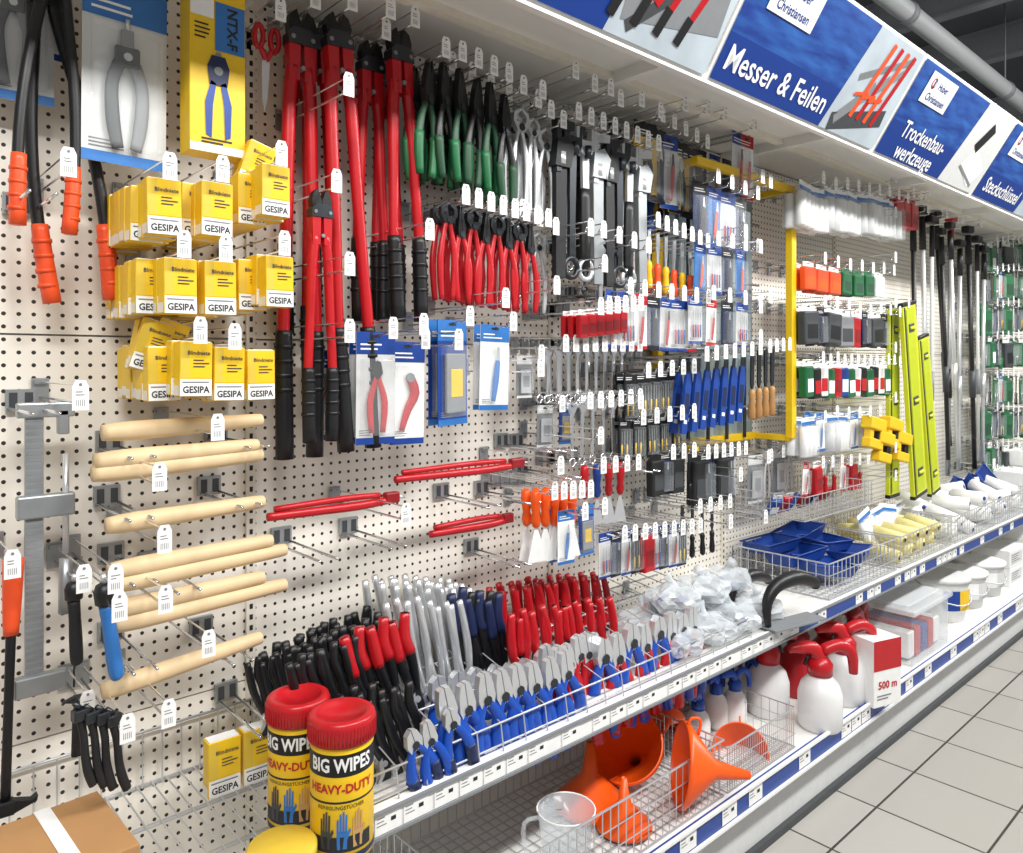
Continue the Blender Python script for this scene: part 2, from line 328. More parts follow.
def mk_bolt(key,label,arm='red',grip='black',L=.95,r=.013,gl=.27,head='black',hr='darksteel',sp=.6):
    j=MB()
    q=[(.001,-.07),(.026,-.06),(.03,-.03),(.024,-.01),(.012,.0),(.001,-.03)]
    j.poly(q,-.011,.011,head); j.poly(mirror(q),-.011,.011,head)
    c=MB(); c.poly([(-.032,-.075),(.032,-.075),(.032,-.055),(.02,-.04),(-.02,-.04),(-.032,-.055)],-.016,.016,hr)
    c.poly([(-.028,-.15),(-.006,-.15),(-.004,-.07),(-.03,-.07)],-.013,.013,arm); c.poly([(.028,-.15),(.006,-.15),(.004,-.07),(.03,-.07)],-.013,.013,arm)
    for x,z in((-.022,-.062),(.022,-.062),(0,-.125)): c.disc(x,z,.005,-.018,.018,'grey')
    ps=[('jaws',j),('joint_head',c)]
    for sg in(1,-1):
        m=MB(); m.sw([(sg*.016,-.12,r*1.15),(sg*.024,-.2,r*1.1),(sg*.05*sp,-L*.5,r),(sg*.062*sp,-L*.72,r),(sg*.06*sp,-L+.03,r)],arm,seg=10,fy=1); ps.append(('handle_arm',m))
        g=MB(); z0=-L+gl; x0=.06*sp; g.sw([(sg*x0,z0,r*1.3),(sg*.06*sp,z0-.06,r*1.4),(sg*.056*sp,-L,r*1.45)],grip,seg=10)
        for k in range(4): g.sw([(sg*(.06*sp),z0-.03-.03*k,r*1.55),(sg*(.06*sp),z0-.038-.03*k,r*1.55)],grip,seg=10)
        ps.append(('grip',g))
    reg(key,'bolt_cutter',label,'bolt cutter',ps)
mk_bolt('bolt','large red bolt cutter with black rubber grips'); mk_bolt('bolt_m','medium red bolt cutter with black grips',L=.68,gl=.2,r=.0125)
mk_bolt('bolt_o','black-armed bolt cutter with orange grips','black','orange',.75,.012,.16,'black','black',1.)
def mk_lever():
    a=MB().sw([(.008,0,.012),(.012,-.1,.014),(.01,-.25,.013),(.008,-.38,.012)],'red',seg=10,fy=.9); b=MB().sw([(-.012,-.03,.009),(-.016,-.15,.01),(-.012,-.36,.009)],'red',seg=8); c=MB().box((0,0,.012),(.035,.024,.05),'darkred',.005); d=MB().sw([(0,.03,.006),(.004,.06,.004)],'steel')
    reg('lever','lever_tool','closed red lever tool lying on brackets','lever tool',[('main_lever',a),('second_lever',b),('joint',c),('tip',d)])
mk_lever()
def mk_wrench(key,label,mat,adj=False,grip=None):
    m=MB(); m.poly([(-.008,-.04),(.008,-.04),(.006,-.22),(-.006,-.22)],-.003,.003,mat)
    m.poly([(-.01,-.045),(.01,-.045),(.024,-.025),(.026,0),(.012,.0),(.011,-.02),(-.011,-.02),(-.012,0),(-.026,0),(-.024,-.025)],-.0055,.0055,mat)
    ring=[(.016*math.cos(a),-.235+.016*math.sin(a),.005) for a in [i*math.pi/8 for i in range(17)]]; m.sw(ring,mat,n=1,seg=6)
    ps=[('wrench_body',m)]
    if adj: ps.append(('adjusting_screw',MB().lathe([(.006,-.05),(.006,-.03)],'darksteel',10,c=(.0,-.008,0))))
    if grip: ps.append(('grip',MB().sw([(0,-.1,.011),(0,-.16,.012),(0,-.23,.011)],grip,fy=.6)))
    if len(ps)==1: ps=[('wrench',m)]
    reg(key,'wrench',label,'wrench',ps)
mk_wrench('wr','chrome combination wrench hanging from a hook','chrome'); mk_wrench('wr_k','blackened adjustable wrench hanging from a hook','darksteel',True); mk_wrench('wr_g','steel adjustable wrench with black grip','steel',True,'black')
def mk_pipew(key,label,mat,gm):
    m=MB(); m.poly([(-.012,-.30),(.012,-.30),(.014,-.08),(-.014,-.08)],-.006,.006,gm); m.poly([(-.02,-.09),(.02,-.09),(.03,-.05),(.012,-.03),(-.014,-.04)],-.011,.011,gm)
    k=MB(); k.poly([(-.014,-.1),(-.002,-.1),(-.002,-.02),(.03,-.016),(.032,.0),(-.014,.0)],-.008,.008,mat); k.lathe([(.013,-.085),(.013,-.062)],'steel',10)
    reg(key,'pipe_wrench',label,'pipe wrench',[('handle',m),('hook_jaw',k)])
mk_pipew('pw_k','dark forged pipe wrench','darksteel','blackrub'); mk_pipew('pw_s','bare steel pipe wrench','steel','zinc')
def mk_handled(key,name,label,hm,blade='steel',kind='chisel',bl=.12,hl=.11,up=True,hr=.014,ring=None):
    h=MB(); h.lathe([(.004,0),(hr*.7,-.004),(hr,-.02),(hr*.75,-.04),(hr*1.05,-hl*.7),(hr,-hl+.008),(hr*.5,-hl)],hm,12)
    if ring: h.lathe([(hr*.85,-.012),(hr*.85,-.024)],ring,12)
    b=MB()
    if kind=='chisel': b.poly([(-.004,0),(.004,0),(.005,bl*.3),(.009,bl*.4),(.009,bl),(-.009,bl*.94),(-.009,bl*.4),(-.005,bl*.3)],-.002,.002,blade)
    if kind=='file': b.poly([(-.004,0),(.004,0),(.011,.02),(.011,bl),(-.011,bl),(-.011,.02)],-.003,.003,blade)
    if kind=='spat': b.poly([(-.004,0),(.004,0),(.012,.02),(.032,bl),(-.032,bl),(-.012,.02)],-.0015,.0015,blade)
    reg(key,name,label,name.replace('_',' '),[('handle',h),('blade',b)])
mk_handled('chis_o','chisel','wood chisel with orange-yellow handle','orange','steel','chisel',ring='steel')
mk_handled('chis_y','chisel','wood chisel with yellow handle','yellow','steel','chisel',ring='steel')
mk_handled('file_b','file','hand file with blue handle','blue','darksteel','file',.14,.14,hr=.019)
mk_handled('file_k','file','hand file with black handle','black','darksteel','file',.16,.12)
mk_handled('file_w','file','wood rasp with wooden handle','woodh','darksteel','file',.16,.12)
mk_handled('spat_o','putty_knife','white-bladed putty knife with orange handle','orangeb','white','spat',.09,.1)
mk_handled('spat_r','putty_knife','putty knife with red handle','red','steel','spat',.09,.11)
mk_handled('spat_b','putty_knife','putty knife with blue handle','blue','steel','spat',.09,.11)
h_=MB().poly([(-.018,-.24),(.02,-.24),(.026,-.05),(.012,.0),(-.014,0),(-.02,-.05)],-.006,.006,'blue'); b_=MB().poly([(-.01,0),(.01,0),(.01,.07),(-.006,.07)],-.002,.002,'darksteel').disc(0,.055,.004,-.003,.003,'ink'); l_=MB().rect(-.013,-.16,.016,-.08,-.0065,'navy').rect(-.01,-.2,.012,-.185,-.0065,'white')
reg('bsaw','folding_rasp','flat dark blue sheathed rasp with steel tang','rasp',[('sheath',h_),('tang',b_),('sheath_label',l_)])
def mk_hammer(key,label,hm,head,L=.3,grip=None,g0=.55,gr=.016):
    h=MB(); h.sw([(0,0,.011),(0,-L*.5,.010),(0,-L,.013)],hm,fy=.8)
    ps=[('handle',h)]
    if grip: ps.append(('grip',MB().sw([(0,-L*g0,gr*.8),(0,-L*(g0+.15),gr),(0,-L-.005,gr*1.1)],grip,fy=.8)))
    k=MB(); k.box((0,0,0),(.035,.028,.032),head,.003); k.sw([(.016,0,.012),(.045,0,.014),(.055,0,.013)],head,n=1); k.poly([(-.016,-.014),(-.05,-.004),(-.062,-.012),(-.06,.0),(-.016,.014)],-.011,.011,head)
    ps.append(('hammer_head',k)); reg(key,'hammer',label,'hammer',ps)
mk_hammer('ham_k','black-handled hammer with dark steel head','black','darksteel',.24,'blackrub',.15,.021); mk_hammer('ham_o','long black sledge with orange grip','black','blackrub',.55,'orange',.7,.02)
for k_,c_,n_ in(('grp_k','blackrub','thick black-gripped tool hanging on a hook'),('grp_b','lightblue','thick blue-gripped tool with black collar')):
    reg(k_,'grip_tool',n_,'hand tool',[('grip',MB().sw([(0,-.06,.02),(.004,-.12,.019),(.008,-.2,.021),(.012,-.27,.02),(.014,-.285,.012)],c_,seg=10)),('collar',MB().lathe([(.02,-.06),(.028,-.055),(.03,-.02),(.022,0),(.012,.005)],'black',16)),('shank',MB().rod((0,0,0),(0,0,.03),.008,'steel',8))])
m=MB(); m.sw([(0,0,.014),(.012,-.06,.013),(.018,-.14,.014),(.03,-.2,.016),(.045,-.245,.015)],'blackrub',fy=.8); k=MB().box((0,0,.015),(.05,.035,.04),'darksteel',.005).sw([(0,.035,.012),(-.02,.06,.008)],'darksteel')
reg('crow','rivet_hammer','black tool with curved rubber handle and dark head','hammer',[('handle',m),('tool_head',k)])
def mk_card(key,label,w,h,card,head,tool,tm,tm2='black',bubble=True):
    c=MB(); c.box((0,0,-h/2),(w,.002,h),card); c.rect(-w/2,-h*.2,w/2,0,-.0015,head); c.rect(-w*.12,-.014,w*.12,-.008,-.002,'ink')
    c.rect(-w/2,-h,w/2,-h*.94,-.0015,head)
    c.bars(-w*.4,w*.3,-h*.12,2,-.002,'white',h*.015,h*.04); c.bars(-w*.42,w*.0,-h*.88,3,-.0015,'print',h*.008,h*.02)
    t=MB(); s=h*.66; t.T=Matrix.Translation((0,-.009,-h*.27))@Matrix.Diagonal((s,s*.6,s,1))
    if tool=='plier':
        for sg in(1,-1): t.sw([(sg*.02,-.05,.03),(-sg*.03,-.25,.04),(-sg*.11,-.55,.055),(-sg*.08,-.95,.045)],tm,fy=.3,seg=6); t.poly([(0,-.25),(sg*.08,-.15),(sg*.05,0),(0,.02)],-.012,.012,tm2)
    if tool=='rivet':
        t.box((0,0,-.05),(.1,.05,.16),tm2,.01); t.rod((0,0,.03),(0,0,.12),.02,'steel',8); t.box((0,0,-.2),(.2,.06,.18),tm,.02); t.disc(0,-.2,.035,-.04,.04,'steel')
        for sg in(1,-1): t.sw([(sg*.06,-.25,.055),(sg*.12,-.45,.055),(sg*.11,-.75,.06),(sg*.07,-.98,.05)],tm2 if sg>0 else tm,fy=.4,seg=8)
    if tool=='knife': t.sw([(-.05,-.95,.05),(0,-.6,.07),(.03,-.3,.06),(.04,-.22,.05)],tm,fy=.3,seg=6); t.poly([(.0,-.25),(.09,-.25),(.06,.02),(.02,-.0)],-.01,.01,tm2)
    if tool=='cutter': t.sw([(-.12,-.9,.05),(-.02,-.6,.07),(.1,-.35,.09),(.02,-.12,.08)],tm,fy=.3,seg=6); t.disc(.02,-.12,.07,-.03,.03,tm2)
    if tool=='set':
        for i in range(4): t.sw([(-.2+i*.13,-.9,.035),(-.2+i*.13,-.5,.04)],tm if i%2 else tm2,fy=.5,n=1,seg=6); t.sw([(-.2+i*.13,-.5,.014),(-.2+i*.13,-.05,.012)],'steel',n=1,seg=5)
    if tool=='block': t.box((0,-.0,-.5),(.5*w/h*2,.08,.85),tm,.02); t.box((0,-.045,-.5),(.3*w/h*2,.02,.4),tm2,.008)
    ps=[('backing_card',c),('packed_tool',t)]
    if bubble: b=MB().box((0,-.011,-h*.58),(w*.82,.022,h*.68),'clear',.005); ps.append(('plastic_bubble',b))
    reg(key,'blister_pack',label,'blister pack',ps)
mk_card('c_pl','white blister card with blue edge and grey riveting tool',.12,.27,'offwhite','lightblue','rivet','darkgrey','grey')
mk_card('c_red','blue blister card with red shears',.1,.26,'offwhite','blue','plier','red','black')
mk_card('c_cut','white card with red tube cutter',.1,.26,'white','blue','cutter','red','grey')
mk_card('c_blu','blue card pack with clear tub of fittings',.12,.26,'blue','lightblue','block','grey','yellow')
mk_card('c_wh','white card with blue and steel tool',.1,.24,'white','lightblue','knife','lightblue','steel')
mk_card('c_yk','black and yellow card with snips',.09,.2,'yellow','black','plier','black','steel')
mk_card('c_rk','blue-red card with utility knife',.06,.16,'offwhite','blue','knife','red','black')
mk_card('c_kn','red knife on a white card',.06,.16,'white','red','knife','red','steel')
mk_card('c_kk','black bit set on a black card with yellow tip',.07,.18,'black','black','set','black','yellow')
mk_card('c_set','blister pack of small drivers with blue header',.09,.18,'offwhite','blue','set','blue','red')
mk_card('c_or','orange scalpel on a blue card',.06,.16,'lightblue','blue','knife','orange','steel')
mk_card('c_dk','dark tool on a dark blue card',.07,.17,'navy','black','knife','black','steel')
mk_card('c_gn','dark tool on a green card',.08,.17,'green','darkgreen','set','black','steel')
mk_card('c_tag','small card with grey fittings',.08,.15,'grey','offwhite','block','steel','zinc')
def mk_pad(key,label,m1,m2,w=.1,h=.13,d=.03,top='white'):
    b=MB().box((0,0,-h*.58),(w,d,h*.82),m1,.006); b.rect(-w*.35,-h*.85,w*.35,-h*.5,-d/2-.001,m2)
    t=MB().box((0,0,-h*.09),(w*.9,.002,h*.2),top).rect(-w*.1,-h*.07,w*.1,-h*.04,-.0015,'ink')
    reg(key,'sponge_pack' if m1 not in('white','clearwhite') else 'paint_roller_pack',label,'pack',[('pack_body',b),('header_card',t)])
def mk_rollpack(key,label,m1,n=3,w=.1,h=.14):
    b=MB()
    for i in range(n): x=-w/2+w*(i+.5)/n; b.lathe([(w*.1,-h),(w*.45/n,-h+.004),(w*.45/n,-h*.25),(w*.1,-h*.23)],m1,12,c=(x,0,0))
    bg=MB().box((0,0,-h*.6),(w*1.04,w/n*1.1,h*.84),'clear',.005); t=MB().box((0,0,-h*.09),(w,.002,h*.2),'white').rect(-w/2,-h*.19,w/2,-h*.1,-.0015,'lightblue')
    reg(key,'paint_roller_pack',label,'paint roller pack',[('roller',b),('plastic_bag',bg),('header_card',t)])
mk_rollpack('r_w','clear pack of white paint roller sleeves','white'); mk_rollpack('r_g','clear pack of pale grey roller sleeves','offwhite',2)
mk_pad('p_r','red packed grout sponge with card header','red','darkred',top='red'); mk_pad('p_o','orange sponge float in a pack','orange','orangeb')
mk_pad('p_w','white sponge float in a pack','white','offwhite')
mk_pad('p_g','green sanding pad pack','green','darkgreen',top='green'); mk_pad('p_k','dark grey sanding mesh pack','darkgrey','black'); mk_pad('p_gr','grey sanding sponge pack','grey','darkgrey')
mk_pad('p_kr','black and red scouring pad pack','black','red',.06); mk_pad('p_b','blue scouring pad pack','blue','white',.06)
mk_pad('p_gs','narrow green sanding pad pack','green','white',.06); mk_pad('p_ws','narrow white pad pack','white','red',.06); mk_pad('p_rs','narrow red sponge pack','red','darkred',.06)
mk_pad('p_pouch','black tool pouch pack','blackrub','darkgrey',.07,.15,.03,'black')
def mk_ybox(key,w=.06,h=.102,d=.032):
    b=MB().box((0,0,-h/2),(w,d,h),'yellow',.0012); y=-d/2-.0006
    b.rect(-w/2+.001,-h+.001,w/2-.001,-h*.68,y,'white'); b.rect(-w*.2,-h*.66,w/2-.001,-.002,y,'yellow'); b.rect(-w/2+.001,-h*.66,-w*.2,-.002,y,'paleyellow')
    b.text('GESIPA',.0175,0,y-.0006,-h*.88,'ink',.025,sx=.9); b.text('Blindniete',.0105,.004,y-.0012,-h*.2,'navy',.01); b.bars(-w*.1,w*.4,-h*.34,3,y-.0012,'navy',.0018,.006)
    b.rect(-w*.42,-h*.75,w*.4,-h*.725,y-.0006,'grey')
    x=-w/2-.0006; b.add([(x,-d/2+.002,-h*.8),(x,d/2-.002,-h*.8),(x,d/2-.002,-h+.002),(x,-d/2+.002,-h+.002)],[(0,1,2,3)],'cream')
    b.box((0,0,.0006),(w-.006,d-.006,.002),'white')
    reg(key,'rivet_box','yellow and white cardboard rivet box lettered in black','box',[('rivet_box',b)])
mk_ybox('ybox')
b=MB().box((0,0,-.15),(.1,.05,.3),'yellow',.002); y=-.0256
b.rect(-.049,-.299,.049,-.285,y,'white'); b.rect(-.049,-.06,-.008,-.002,y,'white'); b.rect(-.006,-.115,.048,-.028,y-.0006,'lightblue')
b.T=Matrix.Translation((.024,y-.0012,-.071))@Matrix.Rotation(math.radians(90),4,'Y'); b.text('NTX-F',.026,0,0,0,'ink',.03); b.T=Matrix.Identity(4)
for sg in(1,-1): b.flat([(sg*.004,-.175),(sg*.013,-.17),(sg*.024,-.21),(sg*.022,-.268),(sg*.012,-.273),(sg*.010,-.215)],y-.0009,'blue')
b.flat([(-.012,-.125),(.012,-.125),(.02,-.145),(.016,-.178),(-.016,-.178),(-.02,-.145)],y-.0009,'navy'); b.disc(0,-.152,.008,y-.0018,y-.001,'grey'); b.flat([(-.006,-.125),(-.004,-.118),(.004,-.118),(.006,-.125)],y-.0009,'grey'); b.bars(-.042,-.014,-.075,4,y-.0006,'ink',.003,.008); b.bars(-.03,.035,-.277,2,y-.0006,'ink',.003,.006)
reg('ntx','tool_box','tall yellow carton with blue rivet tool pictured','box',[('tool_box',b)])
def mk_hook(L):
    k='hook%d'%int(L*100)
    if k in PR: return k
    a=MB(); a.sw([(0,0,0,.0025),(0,-L+.02,0,.0025),(0,-L,.003,.0025),(0,-L-.008,.016,.0025)],'chrome',seg=6,n=2)
    a.sw([(0,0,.03,.0018),(0,-L-.02,.03,.0018)],'chrome',seg=5); b=MB().box((0,-.003,.012),(.03,.004,.05),'zinc').box((0,-.008,.03),(.022,.008,.008),'zinc')
    t=MB(); w,h=.0125,.05; y=-L-.022
    t.poly([(-w,0),(w,0),(w,h*.78),(w*.6,h),(-w*.6,h),(-w,h*.78)],y-.001,y,'white')
    t.disc(0,h*.86,.0025,y-.002,y-.001,'print',8)
    for i in range(5): t.rect(-w*.55+i*w*.24,.007,-w*.55+i*w*.24+w*.07,.018,y-.0015,'print')
    t.bars(-w*.6,w*.6,.03,2,y-.0015,'print',.0015,.005); t.lab='white price tag'
    for v in t.v: v.z-=.012
    reg(k,'wall_hook','chrome wire hook with white price tag on the pegboard','hook',[('hook_wire',a),('hook_plate',b),('price_tag',t)]); return k
def hookat(X,Z,L): return place(mk_hook(round(L,2)),(X,-.001,Z),group='display hooks on the pegboard')
def hook_px(u,v,L=.28):
    P=W(u,v,L+.02); return hookat(P.x,P.z,L)
def hang(key,u,v,h,o=.2,n=1,step=.035,flip=False,ry=0.,rz=0.,hook=True,label=None,group=None,hl=None,ext=.05,jit=.03,sx=1.):
    p=PR[key]; sc=h*dep(u,o)/F/(p['z1']-p['z0']); P=W(u,v,o)
    for i in range(n):
        z=P.z+(p['z0'] if flip else -p['z1'])*sc
        j=random.uniform(-jit,jit)
        place(key,(P.x+random.uniform(-.003,.003)*(i>0),-o+i*step,z),(0,ry+j+(math.pi if flip else 0),rz+random.uniform(-.08,.08)),(sc*sx,sc,sc),label,group or (p['name'].replace('_',' ')+'s hanging on the pegboard'))
    if hook: hookat(P.x,P.z-.006,hl or min(.34,o+ext))
def row(keys,u0,v0,u1,v1,o,n,h,group=None,hook=True,nn=1,ju=0.,jv=0.,**k):
    A=W(u0,v0,o);B=W(u1,v1,o); h0=h*dep(u0,o)/F
    for i in range(n):
        t=i/max(1,n-1); Q=A.lerp(B,t); Q.x+=random.uniform(-ju,ju); Q.z+=random.uniform(-jv,jv); key=keys[i%len(keys)]
        d=Q.x*C+(D-o)*S; u=511.5+F*((Q.x*S-(D-o)*C)/d); v=VY+F*(H-Q.z)/d
        hang(key,u,v,h0/d*F,o,nn,hook=hook,group=group,**k)
# ---------- LEFT TOP
hang('bolt_o',58,-90,322,.13,1,ry=.02,rz=0.2); hang('bolt_o',34,-70,372,.08,1,ry=-.12,hook=False)
hang('c_pl',126,-12,178,.12,1); hang('c_pl',12,-60,160,.06,1); hang('c_cut',52,-50,110,.05,1,hook=False)
P=W(213,-8,.16); place('ntx',P,(0,0,.0),165*dep(213,.16)/F/.3)
hook_px(68,170,.26); 
hang('sciss',266,24,88,.12,1,flip=True,ry=.04)
gy='rivet boxes hanging on the pegboard'
for (u,v,n) in [(162,182,7),(214,184,7),(272,168,7),(176,258,7),(217,262,7),(275,256,7),(192,342,7),(226,348,7),(259,350,6),(144,188,6),(150,262,6),(250,262,5),(160,346,6),(250,176,5),(196,186,5),(198,264,5)]:
    o=.27 if n>6 else .215; P=W(u,v,o)
    for i in range(n): place('ybox',(P.x+random.uniform(-.003,.003),P.y+i*.0335,P.z+random.uniform(-.003,.003)),(0,random.uniform(-.02,.02),random.uniform(-.04,.04)),1.,group=gy)
    if n>6: hookat(P.x,P.z+.008,.29)
for (u,v) in [(175,322),(262,146),(160,322)]:
    P=W(u,v,.2); place('ybox',P,(.1,.3,-.1),.95,group=gy); place('ybox',(P.x,P.y+.045,P.z),(0,.2,0),.95,group=gy)
for u in(222,256):
    P=W(u,740,.14); place('ybox',(P.x,-.14,ZB+.118),(0,0,-.05),1.12,label='small yellow rivet box standing on the wire shelf',group='rivet boxes on the wire shelf')
# ---------- BOLT CUTTERS
hang('bolt',300,12,446,.14,1,ry=.02); hang('bolt',336,14,438,.18,1,ry=-.07); hang('bolt',316,20,400,.07,1,hook=False); hang('bolt_m',300,34,300,.04,1,hook=False)
hang('bolt_m',320,190,252,.22,1,ry=.0); hang('bolt_m',370,42,280,.13,1,ry=.01); hang('bolt_m',398,30,292,.18,1,ry=-.04); hang('bolt_m',385,60,260,.07,1,hook=False)
for u,v in [(348,91),(390,14),(349,270),(349,337),(429,235),(505,303)]: hook_px(u,v,.3)
row(['snip_g','snip_k'],428,58,505,92,.22,6,118,nn=2,step=.06,jit=.09,jv=.008,rz=.3)
row(['snip_k'],436,72,492,100,.1,4,112,jit=.09)
row(['pl_red','pl_redk'],448,202,530,224,.2,8,98,nn=2,jit=.05)
row(['lock','pinc'],520,108,545,128,.2,3,100,nn=2); row(['lock','wr'],505,215,538,232,.16,3,85)
row(['pw_k','wr_k','wr_g','pw_s'],560,120,640,150,.22,8,158)
row(['wr','pw_k'],565,125,625,140,.1,5,150,hook=False)
row(['wr_k','pw_s'],585,235,630,250,.22,4,60)
hang('c_red',376,332,112,.2,2); hang('c_cut',408,342,102,.2,2); hang('c_blu',452,320,105,.2,2,rz=.25); hang('c_wh',495,325,85,.2,2); hang('c_tag',524,356,42,.12,1); hang('c_red',325,350,90,.05,1,hook=False)
# ---------- mid wall
row(['c_yk','c_dk','c_rk'],645,122,690,148,.15,5,76); row(['c_rk','c_kn'],738,132,746,135,.2,2,66); row(['c_dk','c_or','c_set','c_dk'],700,182,740,198,.22,4,60)
row(['c_dk','c_rk'],700,150,728,160,.12,3,50,hook=False)
row(['chis_o','chis_y'],640,225,690,245,.18,7,62,nn=2,flip=False); row(['c_or','c_set','c_dk'],700,243,740,250,.24,4,50)
row(['c_rk','c_set','c_kn','c_dk'],612,290,690,300,.22,7,58,nn=2); row(['c_set','c_kn','c_dk'],695,296,742,303,.24,4,48)
row(['file_k','file_b'],640,160,660,170,.08,3,70)
row(['p_rs'],582,310,622,306,.24,6,28,nn=3,step=.032)
row(['wr'],548,346,622,346,.15,9,58,nn=2); row(['wr'],572,402,622,398,.18,6,66)
row(['c_kk'],630,372,676,368,.2,5,50,nn=2); row(['c_kk'],625,418,676,412,.2,5,44,nn=2)
row(['bsaw'],688,356,742,350,.26,7,78,nn=2,ry=.14); row(['file_w'],752,348,772,346,.24,4,72)
row(['c_tag','c_blu'],545,405,566,403,.1,2,42)
row(['spat_r','spat_b','spat_r'],585,465,620,462,.2,4,62,flip=True); row(['spat_o'],536,490,572,488,.22,5,72,flip=True,nn=2)
hang('c_wh',566,510,54,.25,2); hang('c_blu',586,505,50,.22,1)
row(['p_pouch','c_dk'],655,452,676,450,.2,3,44); row(['file_k','p_pouch','c_dk'],690,452,728,448,.2,6,54)
row(['c_set','c_dk','c_rk','c_kk','p_rs'],606,532,682,524,.22,9,46); row(['file_k'],682,505,712,500,.2,4,55)
row(['c_tag','lock'],755,455,790,445,.1,4,48)
hang('c_blu',648,595,32,.1,1); hang('c_blu',692,595,28,.1,1)
for u,v in [(542,95),(575,75),(594,88),(610,92),(641,103),(620,103),(660,115),(708,112),(755,128),(685,108),(725,118),(770,185),(762,180),(745,235),(760,250),(770,300),(760,340),(760,310),(458,345),(423,330),(405,520),(80,403),(119,614),(127,735),(168,720),(590,232),(604,268),(556,290),(540,372),(560,470),(600,440),(640,405),(768,460),(740,478),(730,525),(765,520)]: hook_px(u,v,.3)
# ---------- wooden handles
m=MB(); m.sw([(0,0,0,.015),(.06,0,0,.0185),(.2,0,0,.0165),(.34,0,0,.014),(.36,0,0,.011)],'wood',seg=14,fy=1)
reg('whandle','wooden_handle','pale beech hammer handle lying across two hooks','tool handle',[('wooden_handle',m)])
for (u0,u1,v,fl) in [(102,262,433,0),(92,262,474,0),(94,258,462,0),(106,264,526,0),(108,272,572,0),(112,286,585,0),(108,264,612,0),(110,286,626,0),(102,262,692,1)]:
    o=.2; A=W(u0,v,o); B=W(u1,v-8,o); L=B.x-A.x
    place('whandle',(A.x,A.y,A.z),(0,-.03 if not fl else -.09,0),(L/.36,1,1),group='beech tool handles on hooks')
for (u,v) in [(217,434),(159,484),(164,546),(165,606),(208,650)]: hook_px(u,v,.3)
reg('bracket','hook_bracket','galvanised double hook bracket clipped to the pegboard','bracket',[('bracket_plate',MB().box((0,-.006,0),(.05,.01,.042),'zinc').rect(-.02,-.015,-.006,.015,-.012,'darkgrey').rect(.006,-.015,.02,.015,-.012,'darkgrey')),('bracket_arm',MB().rod((-.02,-.005,-.015),(-.02,-.24,-.015),.003,'chrome').rod((.02,-.005,-.015),(.02,-.24,-.015),.003,'chrome'))])
for (u,v) in [(108,440),(215,432),(106,495),(208,485),(110,552),(150,560),(110,630),(200,625),(225,690),(20,400),(17,205),(280,535),(347,525),(440,490),(480,487),(470,545),(500,440),(520,465),(515,440),(570,292),(600,460)]:
    P=W(u,v,0); place('bracket',P,group='galvanised hook brackets on the pegboard')
b=MB().box((0,0,-.28),(.032,.008,.56),'zinc',.001); 
for k in range(40): b.rect(-.014,-.02-k*.013,.014,-.014-k*.013,-.0045,'grey')
j=MB().box((.02,0,-.01),(.1,.022,.03),'zinc',.004).box((.05,0,-.035),(.02,.022,.05),'zinc',.003); s_=MB().box((.02,0,-.2),(.1,.025,.045),'zinc',.004); s2=MB().rod((.055,0,-.3),(.055,0,-.1),.006,'steel',10); s3=MB().sw([(.055,-.31,.012),(.055,-.42,.014)],'zinc'); s4=MB().box((.01,0,-.55),(.09,.022,.04),'zinc',.004)
thing('clamp','bar_clamp','silver steel bar clamp hanging vertically on a hook','clamp',[('bar',b),('fixed_jaw',j),('sliding_jaw',s_),('spindle',s2),('handle',s3),('foot',s4)],W(34,405,.1),(0,0,0),(290*dep(34,.1)/F)/.57)
hang('ham_o',5,560,255,.12,1,flip=True,ry=.04)
hang('grp_k',74,574,92,.16,1,hook=True); hang('grp_b',104,574,110,.24,1,ry=-.05,hook=True)
for i,(u,v) in enumerate([(80,700),(91,702),(102,703),(113,705)]): hang('crow',u,v,92,.28,1,hook=False,rz=.3,group='black curved hammers on one hook')
hang('ham_k',78,695,60,.1,1,hook=True)
def horiz(u0,u1,v,o):
    A=W(u0,v,o);B=W(u1,v,o); p=PR['lever']; L=B.x-A.x; s=L/(p['z1']-p['z0'])
    place('lever',(B.x-.04,-o,A.z),(0,math.pi/2,0),(.75,.8,s),group='red levers resting on brackets')
horiz(264,402,515,.2); horiz(388,524,478,.2); horiz(430,516,532,.18)
# ---------- yellow frame
fo=.2
A=W(791,190,fo); B=W(791,438,fo); fx1=A.x; fx0=W(697,157,fo).x; fz1=A.z; fz0=B.z
m=MB().box((fx1,-fo,(fz0+fz1)/2),(.036,.03,fz1-fz0),'yellow',.003); m2=MB().box(((fx0+fx1)/2,-fo,fz1),(fx1-fx0+.03,.025,.03),'yellow',.003)
m3=MB().box((fx0,-.03,(fz0+fz1)/2),(.03,.03,fz1-fz0),'yellow',.003); m5=MB().box(((fx0+fx1)/2,-.03,fz0),(fx1-fx0,.03,.03),'yellow',.003)
for z in(fz0,fz1):
    for x in(fx0,fx1): m2.box((x,-fo/2,z),(.025,fo,.025),'yellow',.003)
pn=MB().box(((fx0+fx1)/2,-.02,(fz0+fz1)/2),(fx1-fx0,.008,fz1-fz0),'glazing'); bs=MB()
for k in range(5): bs.rod((fx0+.03+k*(fx1-fx0)/5,-.05,fz0),(fx0+.03+k*(fx1-fx0)/5,-.05,fz1),.008,'darkgrey')
for k in range(4): z=fz0+(fz1-fz0)*(k+.5)/4; bs.rod((fx0,-.055,z),(fx1,-.055,z),.005,'grey')
thing('yframe','display_case','slim yellow steel frame around a glazed panel on the wall','display case',[('post',m),('post',m3),('top_beam',m2),('bottom_beam',m5),('glazed_panel',pn),('glazing_bars',bs)])
